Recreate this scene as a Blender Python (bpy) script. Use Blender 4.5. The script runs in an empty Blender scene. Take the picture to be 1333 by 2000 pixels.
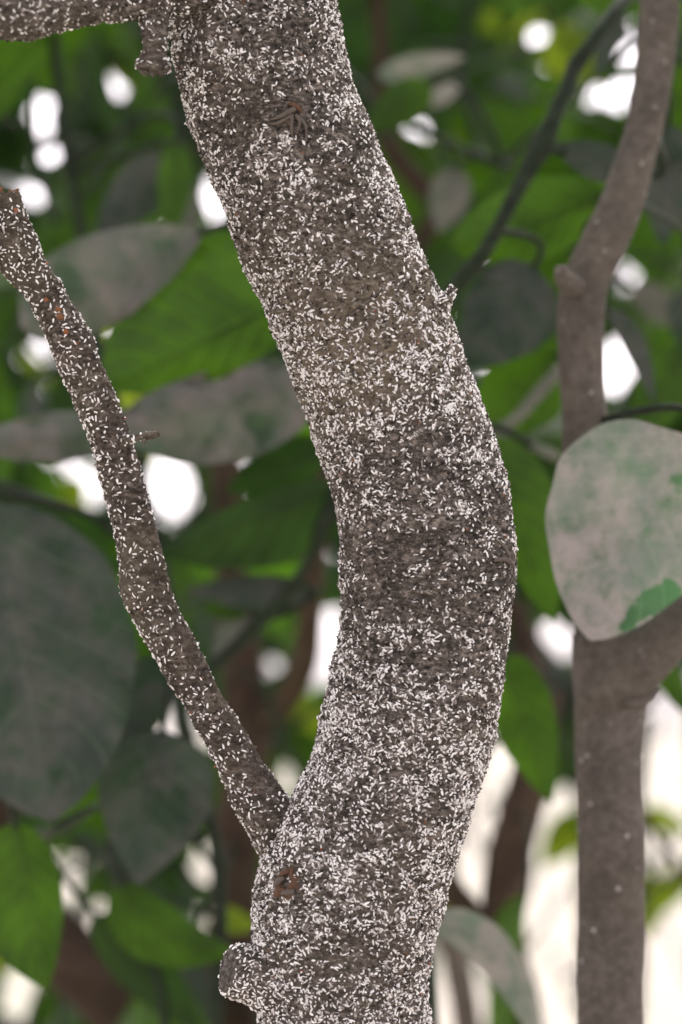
import bpy, math, random
import numpy as np
from mathutils import Matrix, Vector

rng = np.random.default_rng(11)
random.seed(11)
SC = bpy.context.scene
COL = SC.collection

# ------------------------------------------------------------------ camera, sky, sun, exposure
D = 0.60            # metres from the lens to the plane of sharp focus (the tree trunk)
S = 1.0e-4          # metres per photograph pixel on that plane
PITCH = math.radians(4.0)
CENTRE = np.array((0.0, 0.0, 1.25))
FWD = np.array((0.0, math.cos(PITCH), math.sin(PITCH)))
UP = np.array((0.0, -math.sin(PITCH), math.cos(PITCH)))
RIGHT = np.array((1.0, 0.0, 0.0))

cam_d = bpy.data.cameras.new('camera')
cam = bpy.data.objects.new('camera', cam_d)
COL.objects.link(cam)
cam.location = CENTRE - D * FWD
cam.rotation_euler = (math.pi / 2 + PITCH, 0, 0)
cam_d.sensor_fit = 'VERTICAL'
cam_d.sensor_height = 36.0
cam_d.lens = 36.0 * D / (2000 * S)
cam_d.clip_start = 0.02
cam_d.clip_end = 5000
cam_d.dof.use_dof = True
cam_d.dof.focus_distance = D - 0.008
cam_d.dof.aperture_fstop = 9.5
cam_d.dof.aperture_blades = 0
SC.camera = cam

SUN_EL, SUN_AZ = math.radians(56), math.radians(14)    # high, beyond the trees, veiled by cloud
world = bpy.data.worlds.new('World')
SC.world = world
world.use_nodes = True
wn, wl = world.node_tree.nodes, world.node_tree.links
wn.clear()
sky = wn.new('ShaderNodeTexSky')
sky.sky_type = 'NISHITA'
sky.sun_disc = False
sky.sun_elevation = SUN_EL
sky.sun_rotation = SUN_AZ
sky.dust_density = 4.0
sky.air_density = 1.0
hs = wn.new('ShaderNodeHueSaturation')
hs.inputs['Saturation'].default_value = 0.12            # overcast: nearly colourless
warm = wn.new('ShaderNodeMix'); warm.data_type = 'RGBA'; warm.blend_type = 'MULTIPLY'
warm.inputs['Factor'].default_value = 1.0
warm.inputs['B'].default_value = (1.0, 0.918, 0.955, 1)
bg = wn.new('ShaderNodeBackground')
bg.inputs['Strength'].default_value = 0.15
wo = wn.new('ShaderNodeOutputWorld')
wl.new(sky.outputs['Color'], hs.inputs['Color'])
wl.new(hs.outputs['Color'], warm.inputs['A'])
wl.new(warm.outputs['Result'], bg.inputs['Color'])
wl.new(bg.outputs['Background'], wo.inputs['Surface'])

sun_d = bpy.data.lights.new('sun', 'SUN')
sun_d.energy = 1.3
sun_d.angle = math.radians(14)
sun_d.color = (1.0, 0.95, 0.9)
sun = bpy.data.objects.new('sun', sun_d)
COL.objects.link(sun)
sd = Vector((math.sin(SUN_AZ) * math.cos(SUN_EL), math.cos(SUN_AZ) * math.cos(SUN_EL), math.sin(SUN_EL)))
sun.rotation_euler = sd.to_track_quat('Z', 'Y').to_euler()
sun.location = (0, -2, 4)

SC.view_settings.view_transform = 'Standard'
SC.view_settings.look = 'None'
SC.view_settings.gamma = 1.0
SC.view_settings.exposure = 1.92
SC.render.engine = 'CYCLES'
SC.cycles.use_denoising = True
SC.cycles.denoising_prefilter = 'ACCURATE'
SC.cycles.max_bounces = 8
SC.cycles.transmission_bounces = 4

# ------------------------------------------------------------------ geometry helpers
def P(u, v, y=0.0):
    """photograph pixel + metres behind the focus plane -> camera-aligned metres (right, forward, up)"""
    k = S * (D + np.asarray(y, float)) / D
    return np.stack(np.broadcast_arrays((np.asarray(u, float) - 666.5) * k, np.asarray(y, float) + 0 * k,
                                        (1000.0 - np.asarray(v, float)) * k), -1)

def W(p):
    p = np.asarray(p, float)
    return CENTRE + p[..., 0:1] * RIGHT + p[..., 1:2] * FWD + p[..., 2:3] * UP

def pix(p):
    k = S * (D + p[..., 1]) / D
    return p[..., 0] / k + 666.5, 1000.0 - p[..., 2] / k

ORG = {}
def empty(name, loc):
    o = bpy.data.objects.new(name, None)
    COL.objects.link(o)
    o.empty_display_size = 0.02
    o.location = loc
    ORG[o.name] = np.array(loc, float)
    return o

def tag(o, label, cat, group=None, kind=None):
    o['label'] = label
    if cat: o['category'] = cat
    if group: o['group'] = group
    if kind: o['kind'] = kind
    return o

def mesh_np(name, V, quads=None, tris=None, smooth=True):
    me = bpy.data.meshes.new(name)
    nq = 0 if quads is None else len(quads)
    nt = 0 if tris is None else len(tris)
    me.vertices.add(len(V))
    me.vertices.foreach_set('co', np.ascontiguousarray(V, np.float32).ravel())
    me.loops.add(nq * 4 + nt * 3)
    idx = np.concatenate([np.asarray(a, np.int32).ravel() for a in (quads, tris) if a is not None and len(a)])
    me.loops.foreach_set('vertex_index', idx.astype(np.int32))
    me.polygons.add(nq + nt)
    st = np.concatenate([np.arange(nq) * 4, nq * 4 + np.arange(nt) * 3]).astype(np.int32)
    me.polygons.foreach_set('loop_start', st)
    me.polygons.foreach_set('use_smooth', np.full(nq + nt, smooth))
    me.update(calc_edges=True)
    me.validate()
    return me

def obj(name, V, quads, mat, parent=None, origin=None, tris=None, smooth=True, uv=None, mats=None, midx=None):
    """V in world metres; origin = where the object's own origin sits"""
    V = np.asarray(V, float)
    origin = V.mean(0) if origin is None else np.asarray(origin, float)
    me = mesh_np(name, V - origin, quads, tris, smooth)
    for m in (mats or [mat]): me.materials.append(m)
    if midx is not None: me.polygons.foreach_set('material_index', np.asarray(midx, np.int32))
    if uv is not None:
        l = me.uv_layers.new(name='UVMap')
        vi = np.empty(len(me.loops), np.int32); me.loops.foreach_get('vertex_index', vi)
        l.data.foreach_set('uv', np.asarray(uv, np.float32)[vi].ravel())
    o = bpy.data.objects.new(name, me)
    COL.objects.link(o)
    if parent is not None:
        o.parent = parent
        o.location = origin - ORG[parent.name]
    else:
        o.location = origin
    ORG[o.name] = origin
    return o

# ---- value noise in numpy
def _h(ix, iy, iz, seed):
    n = (ix * 374761393 + iy * 668265263 + iz * 2147483647 + seed * 1274126177) & 0xFFFFFFFF
    n = ((n ^ (n >> 13)) * 1274126177) & 0xFFFFFFFF
    n = (n ^ (n >> 16)) & 0xFFFFFF
    return n.astype(np.float64) / 0xFFFFFF
def vnoise(p, seed=0):
    f = np.floor(p); t = p - f; t = t * t * (3 - 2 * t)
    i = f.astype(np.int64)
    r = 0
    for dx in (0, 1):
        for dy in (0, 1):
            for dz in (0, 1):
                w = (t[..., 0] if dx else 1 - t[..., 0]) * (t[..., 1] if dy else 1 - t[..., 1]) * (t[..., 2] if dz else 1 - t[..., 2])
                r = r + w * _h(i[..., 0] + dx, i[..., 1] + dy, i[..., 2] + dz, seed)
    return r * 2 - 1
def fbm(p, oct=3, seed=0):
    r, a = 0, 1.0
    for k in range(oct):
        r = r + a * vnoise(p * (2.03 ** k), seed + k * 17); a *= 0.5
    return r

def spline(xs, pts, q):
    """Catmull-Rom through pts at parameter xs"""
    xs = np.asarray(xs, float); pts = np.asarray(pts, float)
    m = np.gradient(pts, xs, axis=0)
    i = np.clip(np.searchsorted(xs, q) - 1, 0, len(xs) - 2)
    h = (xs[i + 1] - xs[i]); t = (q - xs[i]) / h
    sh = (-1,) + (1,) * (pts.ndim - 1)
    t = t.reshape(sh); h = h.reshape(sh)
    return ((2 * t**3 - 3 * t**2 + 1) * pts[i] + (t**3 - 2 * t**2 + t) * h * m[i]
            + (-2 * t**3 + 3 * t**2) * pts[i + 1] + (t**3 - t**2) * h * m[i + 1])

def curve(pts, step):
    """pts rows (u, v, depth, width px) -> dense centre line (camera metres) and radius"""
    pts = np.array(pts, float)
    c = P(pts[:, 0], pts[:, 1], pts[:, 2])
    r = pts[:, 3] / 2 * S * (D + pts[:, 2]) / D
    d = np.concatenate([[0], np.cumsum(np.linalg.norm(np.diff(c, axis=0), axis=1))])
    n = max(3, int(d[-1] / step) + 1)
    q = np.linspace(0, d[-1], n)
    z = spline(d, np.concatenate([c, r[:, None]], 1), q)
    return z[:, :3], np.maximum(z[:, 3], 1e-5)

def sweep(C, R, nseg, disp=None):
    """rings round a centre line; returns grid (n, nseg, 3) and outward normals, camera space"""
    T = np.gradient(C, axis=0); T /= np.linalg.norm(T, axis=1)[:, None]
    side = np.cross(T, np.array((0.03, 1.0, 0.05))); side /= np.linalg.norm(side, axis=1)[:, None]
    front = np.cross(side, T)
    th = np.linspace(0, 2 * math.pi, nseg, endpoint=False)
    Nn = np.cos(th)[None, :, None] * side[:, None] + np.sin(th)[None, :, None] * front[:, None]
    G = C[:, None] + R[:, None, None] * Nn
    if disp is not None:
        G = G + disp(G, th)[..., None] * Nn
    return G, Nn

def grid_quads(n, m, off=0):
    i = np.arange(n - 1)[:, None]; j = np.arange(m)[None]
    j2 = (j + 1) % m
    return (np.stack([i * m + j, i * m + j2, (i + 1) * m + j2, (i + 1) * m + j], -1).reshape(-1, 4) + off)[:, ::-1]

def tube_mesh(C, R, nseg, disp=None, caps=(True, True), cup=0.0):
    G, Nn = sweep(C, R, nseg, disp)
    n = len(C)
    V = G.reshape(-1, 3); Q = grid_quads(n, nseg); Tn = []
    for k, end in enumerate((0, n - 1)):
        if caps[k]:
            cvec = C[end] - C[end + (1 if end == 0 else -1)]; cvec /= np.linalg.norm(cvec)
            V = np.vstack([V, G[end].mean(0) + cvec * cup * R[end]])
            j = np.arange(nseg); j2 = (j + 1) % nseg
            a = np.stack([end * nseg + j, end * nseg + j2, np.full(nseg, len(V) - 1)], -1)
            Tn.append(a if k == 0 else a[:, ::-1])
    return V, Q, (np.concatenate(Tn) if Tn else None), G, Nn

# ------------------------------------------------------------------ materials
def nodes(m):
    m.use_nodes = True
    t = m.node_tree
    t.nodes.clear()
    return t.nodes, t.links
def ramp(N, stops):
    r = N.new('ShaderNodeValToRGB')
    e = r.color_ramp.elements
    while len(e) < len(stops): e.new(0.5)
    for k, (p, c) in enumerate(stops):
        e[k].position = p; e[k].color = tuple(c) + (1,) if len(c) == 3 else c
    return r
def noise(N, L, co, scale, detail=4, rough=0.6):
    n = N.new('ShaderNodeTexNoise')
    n.inputs['Scale'].default_value = scale; n.inputs['Detail'].default_value = detail
    n.inputs['Roughness'].default_value = rough
    if co is not None: L.new(co, n.inputs['Vector'])
    return n
def mixc(N, L, fac, a, b, mode='MIX'):
    m = N.new('ShaderNodeMix'); m.data_type = 'RGBA'; m.blend_type = mode
    for s, x in (('Factor', fac), ('A', a), ('B', b)):
        if hasattr(x, 'links'): L.new(x, m.inputs[s])
        elif s == 'Factor': m.inputs[s].default_value = x
        else: m.inputs[s].default_value = tuple(x) + (1,)
    return m.outputs['Result']

def bark_mat(name, dark, mid, light, olive, scale=1.0, rough=0.9, bump=0.9, stretch=(1, 1, 1.8), spots=0.0, patchy=(0.66, 1.28), band=None):
    m = bpy.data.materials.new(name)
    N, L = nodes(m)
    tc = N.new('ShaderNodeTexCoord')
    mp = N.new('ShaderNodeMapping'); mp.inputs['Scale'].default_value = stretch
    mp.inputs['Rotation'].default_value = (0, math.radians(14), 0)
    L.new(tc.outputs['Object'], mp.inputs['Vector'])
    n1 = noise(N, L, mp.outputs['Vector'], 620 * scale, 6, 0.75)
    n2 = noise(N, L, mp.outputs['Vector'], 110 * scale, 4, 0.6)
    n3 = noise(N, L, tc.outputs['Object'], 34 * scale, 3, 0.5)
    r1 = ramp(N, [(0.36, dark), (0.50, mid), (0.68, light)])  # dark stop puts crevice shade into the colour; same noise drives the bump
    L.new(n1.outputs['Fac'], r1.inputs['Fac'])
    r2 = ramp(N, [(0.42, (0, 0, 0)), (0.62, (1, 1, 1))])
    L.new(n3.outputs['Fac'], r2.inputs['Fac'])
    c = mixc(N, L, r2.outputs['Color'], r1.outputs['Color'], mixc(N, L, 0.35, r1.outputs['Color'], olive))
    r3 = ramp(N, [(0.33, (patchy[0],) * 3), (0.66, (patchy[1], patchy[1] * 0.985, patchy[1] * 0.97))])
    L.new(n2.outputs['Fac'], r3.inputs['Fac'])
    c = mixc(N, L, 1.0, c, r3.outputs['Color'], 'MULTIPLY')
    if band:                                         # a paler, tan girdle part-way up the trunk
        sz = N.new('ShaderNodeSeparateXYZ'); L.new(tc.outputs['Object'], sz.inputs['Vector'])
        def mm(op, a, b):
            q = N.new('ShaderNodeMath'); q.operation = op
            for k, x in enumerate((a, b)):
                if hasattr(x, 'links'): L.new(x, q.inputs[k])
                else: q.inputs[k].default_value = x
            return q.outputs[0]
        z = mm('ADD', mm('MULTIPLY', mm('SUBTRACT', sz.outputs['Z'], band[0]), 1 / band[1]), mm('MULTIPLY', mm('SUBTRACT', n3.outputs['Fac'], 0.5), 5.0))
        g = mm('POWER', 2.718, mm('MULTIPLY', mm('MULTIPLY', z, z), -0.5))
        c = mixc(N, L, mm('MULTIPLY', g, 0.45), c, mixc(N, L, n1.outputs['Fac'], (0.05, 0.038, 0.022), (0.36, 0.29, 0.20)))
    if spots:
        vo = N.new('ShaderNodeTexVoronoi'); vo.inputs['Scale'].default_value = 260
        L.new(tc.outputs['Object'], vo.inputs['Vector'])
        rs = ramp(N, [(0.08, (1, 1, 1)), (0.16, (0, 0, 0))])
        L.new(vo.outputs['Distance'], rs.inputs['Fac'])
        nk = noise(N, L, tc.outputs['Object'], 60, 2)
        rk = ramp(N, [(0.42, (0, 0, 0)), (0.62, (spots,) * 3)])
        L.new(nk.outputs['Fac'], rk.inputs['Fac'])
        k = mixc(N, L, 1.0, rs.outputs['Color'], rk.outputs['Color'], 'MULTIPLY')
        c = mixc(N, L, k, c, (0.50, 0.46, 0.45))
    b = N.new('ShaderNodeBsdfPrincipled')
    L.new(c, b.inputs['Base Color'])
    b.inputs['Roughness'].default_value = rough
    b.inputs['Specular IOR Level'].default_value = 0.25
    bp = N.new('ShaderNodeBump'); bp.inputs['Strength'].default_value = bump; bp.inputs['Distance'].default_value = 0.0004
    L.new(n1.outputs['Fac'], bp.inputs['Height'])
    L.new(bp.outputs['Normal'], b.inputs['Normal'])
    o = N.new('ShaderNodeOutputMaterial')
    L.new(b.outputs['BSDF'], o.inputs['Surface'])
    return m

def leaf_mat(name, green, green2, dust=0.0, dust_col=(0.42, 0.37, 0.36), transl=0.45, tcol=None, rough=0.42, bare=None):
    """two-tone leaf blade with side veins; dust = how much of the blade a grey powder covers"""
    m = bpy.data.materials.new(name)
    N, L = nodes(m)
    tc = N.new('ShaderNodeTexCoord')
    oi = N.new('ShaderNodeObjectInfo')
    off = N.new('ShaderNodeVectorMath'); off.operation = 'MULTIPLY_ADD'
    cb = N.new('ShaderNodeCombineXYZ')
    for k in 'XYZ': L.new(oi.outputs['Random'], cb.inputs[k])
    L.new(cb.outputs['Vector'], off.inputs[0]); off.inputs[1].default_value = (3.1, 1.7, 2.3)
    L.new(tc.outputs['Object'], off.inputs[2])
    co = off.outputs['Vector']
    n1 = noise(N, L, co, 60, 3, 0.55)
    r1 = ramp(N, [(0.34, tuple(x * 0.72 for x in green)), (0.66, tuple(x * 1.15 for x in green2))])
    L.new(n1.outputs['Fac'], r1.inputs['Fac'])
    c = r1.outputs['Color']
    # veins from the blade's own coordinates: x along the midrib, y across
    sx = N.new('ShaderNodeSeparateXYZ'); L.new(tc.outputs['UV'], sx.inputs['Vector'])
    def mth(op, a, b=None):
        q = N.new('ShaderNodeMath'); q.operation = op
        for k, x in enumerate((a, b)):
            if x is None: continue
            if hasattr(x, 'links'): L.new(x, q.inputs[k])
            else: q.inputs[k].default_value = x
        return q.outputs[0]
    ab = mth('ABSOLUTE', sx.outputs['Y'])
    fr = mth('FRACT', mth('SUBTRACT', mth('MULTIPLY', sx.outputs['X'], 7.5), mth('MULTIPLY', ab, 2.0)))
    vein = mth('SUBTRACT', 1.0, mth('MULTIPLY', mth('ABSOLUTE', mth('SUBTRACT', fr, 0.5)), 12.0))
    mid = mth('SUBTRACT', 1.0, mth('MULTIPLY', ab, 28.0))
    vv = mth('MAXIMUM', mth('MAXIMUM', vein, mid), 0.0)
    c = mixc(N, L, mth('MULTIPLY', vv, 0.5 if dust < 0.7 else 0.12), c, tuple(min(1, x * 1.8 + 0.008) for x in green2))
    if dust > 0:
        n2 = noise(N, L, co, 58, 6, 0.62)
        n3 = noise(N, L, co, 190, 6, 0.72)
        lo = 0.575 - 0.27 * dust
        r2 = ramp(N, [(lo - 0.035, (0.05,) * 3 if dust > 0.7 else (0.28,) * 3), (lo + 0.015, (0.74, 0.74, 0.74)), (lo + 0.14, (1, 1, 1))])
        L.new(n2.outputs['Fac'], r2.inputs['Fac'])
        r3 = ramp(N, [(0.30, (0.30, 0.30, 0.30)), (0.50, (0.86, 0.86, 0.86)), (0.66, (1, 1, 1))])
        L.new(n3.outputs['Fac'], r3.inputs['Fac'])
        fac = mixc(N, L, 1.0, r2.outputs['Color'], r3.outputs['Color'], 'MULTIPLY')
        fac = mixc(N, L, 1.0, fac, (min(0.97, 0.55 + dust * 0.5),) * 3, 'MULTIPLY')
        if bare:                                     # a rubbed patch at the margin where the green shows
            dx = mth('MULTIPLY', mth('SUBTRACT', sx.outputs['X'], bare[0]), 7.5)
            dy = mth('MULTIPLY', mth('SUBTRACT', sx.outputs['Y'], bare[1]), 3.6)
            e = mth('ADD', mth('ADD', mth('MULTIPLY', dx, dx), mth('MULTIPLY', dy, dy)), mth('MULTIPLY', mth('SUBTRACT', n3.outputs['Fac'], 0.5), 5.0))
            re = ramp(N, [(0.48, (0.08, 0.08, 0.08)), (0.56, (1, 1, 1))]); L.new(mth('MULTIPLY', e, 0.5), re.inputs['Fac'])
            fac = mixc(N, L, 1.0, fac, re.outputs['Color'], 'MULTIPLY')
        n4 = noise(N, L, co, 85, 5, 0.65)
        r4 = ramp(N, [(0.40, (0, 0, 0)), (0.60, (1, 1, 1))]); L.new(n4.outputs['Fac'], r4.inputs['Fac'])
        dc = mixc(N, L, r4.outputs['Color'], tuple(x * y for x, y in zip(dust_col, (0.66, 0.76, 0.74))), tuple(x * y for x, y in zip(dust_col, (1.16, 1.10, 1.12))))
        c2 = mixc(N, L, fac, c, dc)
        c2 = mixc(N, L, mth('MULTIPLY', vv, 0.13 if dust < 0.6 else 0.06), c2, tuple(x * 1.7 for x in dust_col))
    else:
        c2 = c
    b = N.new('ShaderNodeBsdfPrincipled')
    L.new(c2, b.inputs['Base Color'])
    b.inputs['Roughness'].default_value = rough if dust < 0.3 else 0.8
    b.inputs['Specular IOR Level'].default_value = 0.4 if dust < 0.3 else 0.15
    bp = N.new('ShaderNodeBump'); bp.inputs['Strength'].default_value = 0.5 if dust < 0.6 else 0.12; bp.inputs['Distance'].default_value = 0.0006
    L.new(mth('MULTIPLY', vv, -1.0), bp.inputs['Height'])
    L.new(bp.outputs['Normal'], b.inputs['Normal'])
    tr = N.new('ShaderNodeBsdfTranslucent')
    tcol = tcol or (green2[0] * 2.0, green2[1] * 2.4, green2[2] * 0.8)
    L.new(mixc(N, L, 1.0, c, tuple(x / max(1e-4, (g1 + g2) / 2) for x, g1, g2 in zip(tcol, green, green2)), 'MULTIPLY'), tr.inputs['Color'])
    ms = N.new('ShaderNodeMixShader'); ms.inputs['Fac'].default_value = transl
    L.new(b.outputs['BSDF'], ms.inputs[1]); L.new(tr.outputs['BSDF'], ms.inputs[2])
    o = N.new('ShaderNodeOutputMaterial')
    L.new(ms.outputs['Shader'], o.inputs['Surface'])
    return m

def plain(name, col, col2=None, rough=0.8, scale=300, spec=0.3, island=False, bump=0.0):
    m = bpy.data.materials.new(name)
    N, L = nodes(m)
    tc = N.new('ShaderNodeTexCoord')
    b = N.new('ShaderNodeBsdfPrincipled')
    b.inputs['Roughness'].default_value = rough
    b.inputs['Specular IOR Level'].default_value = spec
    n = noise(N, L, tc.outputs['Object'], scale, 4)
    if island:
        g = N.new('ShaderNodeNewGeometry'); oi = N.new('ShaderNodeObjectInfo')
        a = N.new('ShaderNodeMath'); a.operation = 'ADD'
        L.new(g.outputs['Random Per Island'], a.inputs[0]); L.new(oi.outputs['Random'], a.inputs[1])
        f = N.new('ShaderNodeMath'); f.operation = 'FRACT'; L.new(a.outputs[0], f.inputs[0])
        r = ramp(N, island); L.new(f.outputs[0], r.inputs['Fac'])
        L.new(r.outputs['Color'], b.inputs['Base Color'])
    else:
        L.new(mixc(N, L, n.outputs['Fac'], col, col2 or tuple(x * 0.6 for x in col)), b.inputs['Base Color'])
    if bump:
        bp = N.new('ShaderNodeBump'); bp.inputs['Strength'].default_value = bump; bp.inputs['Distance'].default_value = 0.0005
        L.new(n.outputs['Fac'], bp.inputs['Height']); L.new(bp.outputs['Normal'], b.inputs['Normal'])
    o = N.new('ShaderNodeOutputMaterial')
    L.new(b.outputs['BSDF'], o.inputs['Surface'])
    return m

M = {}
M['bark'] = bark_mat('infested_bark', (0.009, 0.008, 0.007), (0.082, 0.070, 0.063), (0.31, 0.27, 0.243), (0.12, 0.098, 0.075), band=(1.283, 0.012))
M['twig_bark'] = bark_mat('young_bark', (0.018, 0.014, 0.012), (0.078, 0.063, 0.053), (0.20, 0.17, 0.15), (0.11, 0.095, 0.06), scale=0.9)
M['stem'] = bark_mat('smooth_stem_bark', (0.072, 0.061, 0.054), (0.108, 0.093, 0.083), (0.155, 0.138, 0.126), (0.10, 0.085, 0.065), scale=0.8, bump=0.25, spots=0.95, stretch=(1, 1, 1), patchy=(0.78, 1.15))
M['brown'] = bark_mat('brown_stem_bark', (0.030, 0.019, 0.014), (0.060, 0.040, 0.029), (0.10, 0.070, 0.055), (0.06, 0.045, 0.02), scale=0.4)
M['beige'] = bark_mat('pale_stem_bark', (0.12, 0.095, 0.080), (0.20, 0.165, 0.145), (0.28, 0.24, 0.21), (0.16, 0.14, 0.10), scale=0.4)
M['greenstem'] = bark_mat('green_stem_skin', (0.006, 0.012, 0.006), (0.014, 0.024, 0.012), (0.03, 0.042, 0.025), (0.015, 0.028, 0.012), scale=0.4, rough=0.6)
M['greystem'] = bark_mat('dusty_stem_skin', (0.10, 0.11, 0.09), (0.17, 0.17, 0.15), (0.25, 0.24, 0.22), (0.12, 0.15, 0.08), scale=0.4)
M['wood'] = plain('torn_wood', (0.26, 0.12, 0.06), (0.13, 0.06, 0.035), scale=900, bump=0.8)
M['scarbrown'] = plain('dry_scar', (0.16, 0.085, 0.05), (0.06, 0.035, 0.025), scale=1200, bump=0.9)
M['drybract'] = plain('dry_bract', (0.17, 0.14, 0.12), (0.06, 0.048, 0.042), scale=1500, bump=0.6)
M['white'] = plain('white_wax', None, rough=0.72, spec=0.25, island=[(0.0, (0.90, 0.88, 0.88)), (0.42, (0.84, 0.81, 0.81)), (0.70, (0.60, 0.56, 0.55)), (1.0, (0.20, 0.175, 0.165))])
M['grain'] = plain('crusted_grain', None, rough=0.9, spec=0.2, island=[(0.0, (0.022, 0.018, 0.016)), (0.4, (0.075, 0.064, 0.058)), (0.8, (0.20, 0.172, 0.155)), (1.0, (0.36, 0.32, 0.295))])
M['orange'] = plain('orange_body', None, rough=0.5, spec=0.4, island=[(0.0, (0.26, 0.06, 0.03)), (0.6, (0.24, 0.09, 0.035)), (1.0, (0.12, 0.06, 0.03))])
DUSTC = (0.375, 0.33, 0.335)
M['dusty'] = leaf_mat('dusty_leaf', (0.045, 0.12, 0.055), (0.060, 0.15, 0.070), dust=0.80, dust_col=DUSTC, transl=0.10)
M['dustynear'] = leaf_mat('patchy_dusty_leaf', (0.045, 0.13, 0.055), (0.065, 0.17, 0.075), dust=0.84, dust_col=DUSTC, transl=0.10, bare=(0.74, -0.78))
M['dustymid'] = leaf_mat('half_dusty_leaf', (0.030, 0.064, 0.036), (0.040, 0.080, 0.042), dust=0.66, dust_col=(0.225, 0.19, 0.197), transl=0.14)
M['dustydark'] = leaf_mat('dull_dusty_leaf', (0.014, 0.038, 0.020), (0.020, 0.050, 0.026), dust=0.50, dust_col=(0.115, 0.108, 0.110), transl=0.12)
M['green'] = leaf_mat('green_leaf', (0.034, 0.088, 0.004), (0.050, 0.120, 0.005), transl=0.5, tcol=(0.062, 0.160, 0.003))
M['dark'] = leaf_mat('dark_green_leaf', (0.015, 0.042, 0.004), (0.024, 0.060, 0.005), transl=0.42, tcol=(0.026, 0.085, 0.006))
M['lime'] = leaf_mat('backlit_lime_leaf', (0.14, 0.26, 0.015), (0.20, 0.30, 0.02), transl=0.6, tcol=(0.30, 0.42, 0.02))  # paler yellow-green puts the glow of leaves lit from behind into the colour

# ------------------------------------------------------------------ ground
def ground():
    m = bpy.data.materials.new('pale_ground')
    N, L = nodes(m)
    tc = N.new('ShaderNodeTexCoord')
    n1 = noise(N, L, tc.outputs['Object'], 0.9, 6, 0.6)
    r = ramp(N, [(0.38, (0.25, 0.22, 0.185)), (0.55, (0.21, 0.20, 0.155)), (0.68, (0.12, 0.15, 0.08))])
    L.new(n1.outputs['Fac'], r.inputs['Fac'])
    b = N.new('ShaderNodeBsdfPrincipled'); L.new(r.outputs['Color'], b.inputs['Base Color']); b.inputs['Roughness'].default_value = 0.95
    o = N.new('ShaderNodeOutputMaterial'); L.new(b.outputs['BSDF'], o.inputs['Surface'])
    k = 2000
    g = obj('ground', [(-k, -k, 0), (k, -k, 0), (k, k, 0), (-k, k, 0)], [(0, 1, 2, 3)], m, origin=(0, 0, 0))
    g['kind'] = 'structure'
    g['label'] = 'pale sandy ground with grassy patches'
ground()

# ------------------------------------------------------------------ the infested tree
EDGE = [(-900, 260, 560), (-400, 292, 600), (-150, 310, 630), (0, 328, 650), (100, 338, 670), (200, 362, 700), (300, 396, 742), (400, 434, 783), (500, 473, 825),
        (600, 513, 870), (700, 555, 908), (800, 596, 946), (900, 630, 978), (1000, 655, 1000), (1100, 667, 1005), (1200, 664, 1000),
        (1300, 652, 986), (1400, 631, 968), (1500, 602, 946), (1600, 556, 920), (1700, 508, 887), (1800, 492, 857), (1900, 498, 838),
        (2000, 508, 843), (2150, 512, 850), (2600, 500, 870)]
E = np.array(EDGE, float)
vv = np.concatenate([np.arange(-900, -80, 12.0), np.arange(-80, 2080, 2.5), np.arange(2080, 2600.1, 12.0)])
ed = spline(E[:, 0], E[:, 1:], vv)
cu = ed.mean(1); hw = (ed[:, 1] - ed[:, 0]) / 2
sl = np.gradient(cu, vv)
hw = hw / np.sqrt(1 + sl**2)
TC = P(cu, vv, 0.0)
TR = hw * S
tree_base = W(P(700, 2600, 0)[None])[0]; tree_base[2] = 0.0
infested = empty('infested_tree', tree_base)
tag(infested, 'tree trunk in sharp focus crusted with countless white scale insects, slender branch rising from it', 'tree')

def bark_disp(amp=1.0, aniso=True):
    def f(G, th):
        p = G * 1000.0                                  # millimetres
        q = p.copy(); q[..., 2] = q[..., 2] * 1.9 + q[..., 0] * 0.35
        big = fbm(p / 12.0, 2, 3) * 0.55
        mid = fbm(q / 2.1, 3, 9)
        rid = 1 - np.abs(fbm(q / 1.7, 3, 29))
        fine = fbm(q / 0.62, 2, 41)
        patch = np.clip(fbm(p / 9.0, 2, 77) * 1.6 + 0.55, 0.25, 1.3)
        return (big + patch * (mid * 0.30 + (rid - 0.6) * 0.42) + fine * 0.28) * 1e-3 * amp
    return f

V, Q, Tn, TG, TN = tube_mesh(TC, TR, 300, bark_disp(), caps=(False, False))
trunk = obj('trunk', W(V), Q, M['bark'], infested, origin=tree_base)
# lower trunk down to the ground, coarse
c0 = W(TC[-1][None])[0]
n = 24
t = np.linspace(-0.01, 1, n)
LC = np.stack([c0[0] + 0.02 * np.sin(t * 2), c0[1] - t * 0.02, c0[2] * (1 - t) - 0.02 * t], -1)
lr = TR[-1] * (0.99 + 0.35 * np.clip(t, 0, 1) ** 2)
th = np.linspace(0, 2 * math.pi, 48, endpoint=False)
LG = LC[:, None] + lr[:, None, None] * np.stack([np.cos(th), np.sin(th), 0 * th], -1)[None]
LG = LG + (vnoise(LG * 120)[..., None] * 0.0006)
obj('lower_trunk', LG.reshape(-1, 3), grid_quads(n, 48), M['bark'], infested)

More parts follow.
